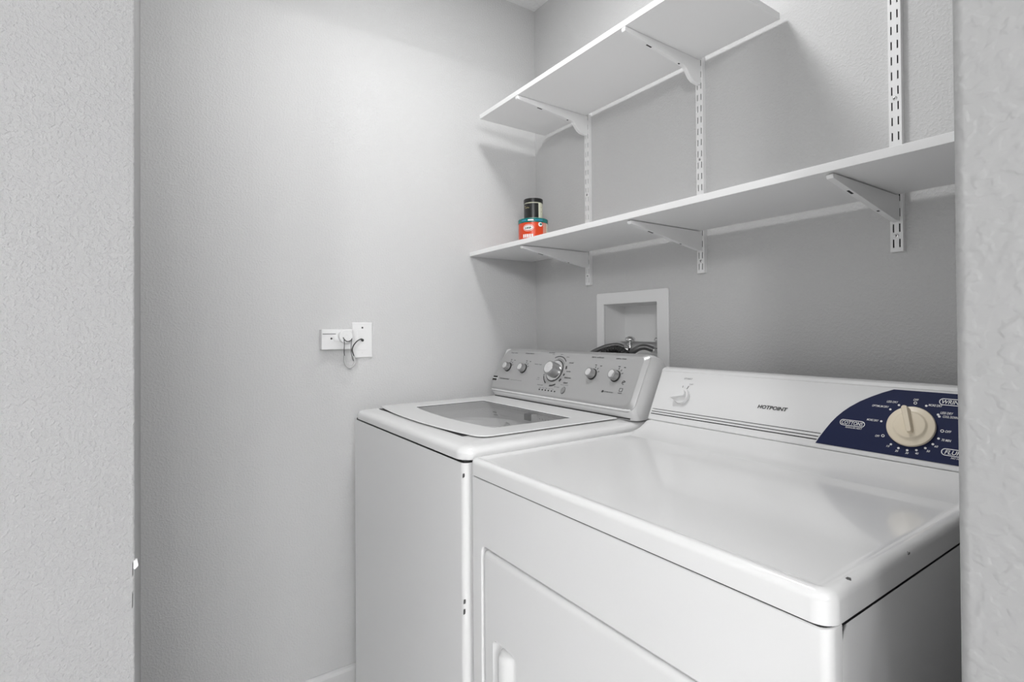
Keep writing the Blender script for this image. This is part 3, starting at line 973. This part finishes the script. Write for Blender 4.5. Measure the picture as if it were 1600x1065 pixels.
con = g.build('console', 'plastic', T, angle=30)
dfr = lambda a, b, h=0.0: PD.p(a, b, h+0.0003)
g = G()
for s, th in ((0.0262, 0.0011), (0.0195, 0.0014), (0.0132, 0.0019)):
    x1 = 1.2035 if s > .025 else (1.2005 if s > .018 else 1.1985)
    flat([(0.7905-(0.026-s)*.1, s-th/2), (x1, s-th/2), (x1, s+th/2), (0.7905-(0.026-s)*.1, s+th/2)], 'dark', 'stripe', 0.0004, con, dfr)
def dl(body, x0, x1, s0, s1, m_='print_white', shear=0.25, bold=0.0, par=None):
    lettering(body, dfr, x0, x1, s0, s1, m_, par or con, shear, bold)
dl('HOTPOINT', 1.0655, 1.1305, 0.0612, 0.0696, 'print', 0.22, 0.03)
dl('START', 0.8588, 0.8835, 0.1128, 0.1168, 'print_grey', 0.2)
dl('PUSH', 0.8790, 0.8895, 0.1000, 0.1024, 'print_grey', 0.2)
flat([(0.8610, 0.0895), (0.8621, 0.0895), (0.8618, 0.0955), (0.8607, 0.0955)], 'print', 'tick_mark', 0.0004, con, dfr)
flat([(0.8745, 0.0880), (0.8758, 0.0880), (0.8785, 0.0960), (0.8772, 0.0960)], 'print', 'tick_mark', 0.0004, con, dfr)
# navy dial panel
cvp = [(1.1980, 0.0060), (1.2040, 0.0215), (1.2111, 0.0370), (1.2180, 0.0510), (1.2256, 0.0634), (1.2345, 0.0750), (1.2445, 0.0857), (1.2600, 0.0990), (1.2770, 0.1102), (1.2940, 0.1200), (1.3108, 0.1280)]
XE = 1.4525
g = G()
for (a, b), (c, d_) in zip(cvp, cvp[1:]):
    g.face([dfr(a, b, .0007), dfr(XE, b, .0007), dfr(XE, d_, .0007), dfr(c, d_, .0007)])
nv = g.build('dial_panel', 'navy', T, smooth=False)
g = G()
for (a, b), (c, d_) in zip(cvp, cvp[1:]):
    g.face([dfr(a-0.0012, b, .0004), dfr(a+0.002, b, .0004), dfr(c+0.002, d_, .0004), dfr(c-0.0012, d_, .0004)])
g.build('panel_edge', 'plastic', nv, smooth=False)
nfr = lambda a, b, h=0.0: PD.p(a, b, h+0.0010)
def nl(body, x0, x1, s, hgt=0.0040, bold=0.012):
    lettering(body, nfr, x0, x1, s-hgt/2, s+hgt/2, 'print_white', nv, 0.25, bold)
def pill(x0, x1, s0, s1):
    g = G(); r = (s1-s0)/2
    ring(g, rrect(x0, s0, x1, s1, r*0.98, 8), rrect(x0+.0012, s0+.0012, x1-.0012, s1-.0012, r*0.98-.0012, 8), 0.0, 0.0005, nfr)
    g.build('pill_outline', 'print_white', nv, smooth=False)
pill(1.2332, 1.2758, 0.0484, 0.0602); nl('COTTONS', 1.2365, 1.2728, 0.0543, 0.0070, 0.012)
nl('REGULAR HEAT', 1.2445, 1.2728, 0.0455, 0.0032)
pill(1.3795, 1.4260, 0.1062, 0.1184); nl('WRINKLE', 1.3836, 1.4222, 0.1123, 0.0070, 0.012)
pill(1.3925, 1.4275, 0.0200, 0.0320); nl('FLUFF', 1.3972, 1.4228, 0.0260, 0.0070, 0.012)
nl('NO HEAT', 1.4065, 1.4235, 0.0172, 0.0032)
nl('MORE DRY', 1.2773, 1.2965, 0.0651); nl('OPTIMUM DRY', 1.2816, 1.3084, 0.0931); nl('LESS DRY', 1.3034, 1.3212, 0.1036)
nl('OFF', 1.3431, 1.3508, 0.1112, 0.0042); nl('MORE DRY', 1.3657, 1.3852, 0.1040, 0.0042); nl('LESS DRY', 1.3837, 1.4011, 0.0922, 0.0042); nl('COOL DOWN', 1.3877, 1.4085, 0.0859, 0.0042)
nl('OFF', 1.3940, 1.4022, 0.0606, 0.0042); nl('70 MIN', 1.3908, 1.4036, 0.0453, 0.0042)
for n_, x, s in (('60', 1.3854, 0.0328), ('50', 1.3756, 0.0228), ('40', 1.3606, 0.0160), ('30', 1.3467, 0.0140), ('20', 1.3315, 0.0149), ('10', 1.3176, 0.0210)):
    nl(n_, x-0.0024, x+0.0024, s, 0.0036)
nl('OFF', 1.2955, 1.3025, 0.0366, 0.0040)
for x, s in ((1.3005, 0.0649), (1.3110, 0.0891), (1.3229, 0.0987), (1.3627, 0.1021), (1.3809, 0.0884), (1.3830, 0.0852), (1.3866, 0.0469), (1.3802, 0.0359), (1.3709, 0.0274), (1.3592, 0.0216), (1.3464, 0.0191), (1.3334, 0.0204), (1.3214, 0.0251)):
    flat([(x+0.0019*math.cos(2*math.pi*i/12), s+0.0019*math.sin(2*math.pi*i/12)) for i in range(12)], 'print_white', 'dial_dot', 0.0004, nv, nfr)
for x, s in ((1.3465, 0.1054), (1.3898, 0.0607), (1.3071, 0.0386)):
    g = G(); ring(g, [(x+0.0026*math.cos(2*math.pi*i/16), s+0.0026*math.sin(2*math.pi*i/16)) for i in range(16)], [(x+0.0016*math.cos(2*math.pi*i/16), s+0.0016*math.sin(2*math.pi*i/16)) for i in range(16)], 0.0, 0.0004, nfr)
    g.build('dial_dot', 'print_white', nv, smooth=False)
def grip(cx, cs, ang, l0, l1, w0, w1, h, fr0, name, m_, par):
    # a ridge from -l0 to +l1 along ang, height h
    a = R(ang); ux, us = math.cos(a), math.sin(a)
    g = G()
    L = []
    for z, k in ((0.0, 1.05), (h*0.8, 0.98), (h*0.95, 0.88), (h, 0.7)):
        P = []
        for tt, ww in ((-l0, w0*0.6), (-l0+0.003, w0), (l1-0.004, w1), (l1-0.001, w1*0.75), (l1, w1*0.3)):
            P.append((tt, ww*k))
        pts = [(tt, ww) for tt, ww in P] + [(tt, -ww) for tt, ww in reversed(P)]
        L.append([fr0(cx+tt*ux-ww*us, cs+tt*us+ww*ux, z) for tt, ww in pts])
    g.loops(L)
    return g.build(name, m_, par, angle=45)
KC = (1.3465, 0.0610)
fr = lambda u, v, h: PD.p(KC[0]+u, KC[1]+v, h+0.0010)
g = G(); g.lathe([(0.0345, 0), (0.0358, 0.0010), (0.0360, 0.0045), (0.0350, 0.0062), (0.0325, 0.0070), (0.0265, 0.0074), (0.0245, 0.0090), (0.0235, 0.0108), (0.0215, 0.0118), (0.0, 0.0122)], fr, 56)
kb = g.build('timer_knob', 'cream', T)
grip(KC[0], KC[1], 107, 0.0150, 0.0325, 0.0046, 0.0054, 0.018, fr and (lambda a, b, h: PD.p(a, b, h+0.004)), 'knob_grip', 'cream', kb)
KS = (0.8690, 0.0675)
g = G(); g.lathe([(0.0200, 0), (0.0208, 0.001), (0.0205, 0.007), (0.0192, 0.009), (0.0, 0.0098)], lambda u, v, h: PD.p(KS[0]+u, KS[1]+v, h+0.0003), 40)
ks = g.build('start_knob', 'plastic', T)
grip(KS[0], KS[1], 202, 0.0150, 0.0255, 0.0088, 0.0026, 0.014, lambda a, b, h: PD.p(a, b, h+0.004), 'knob_grip', 'plastic', ks)
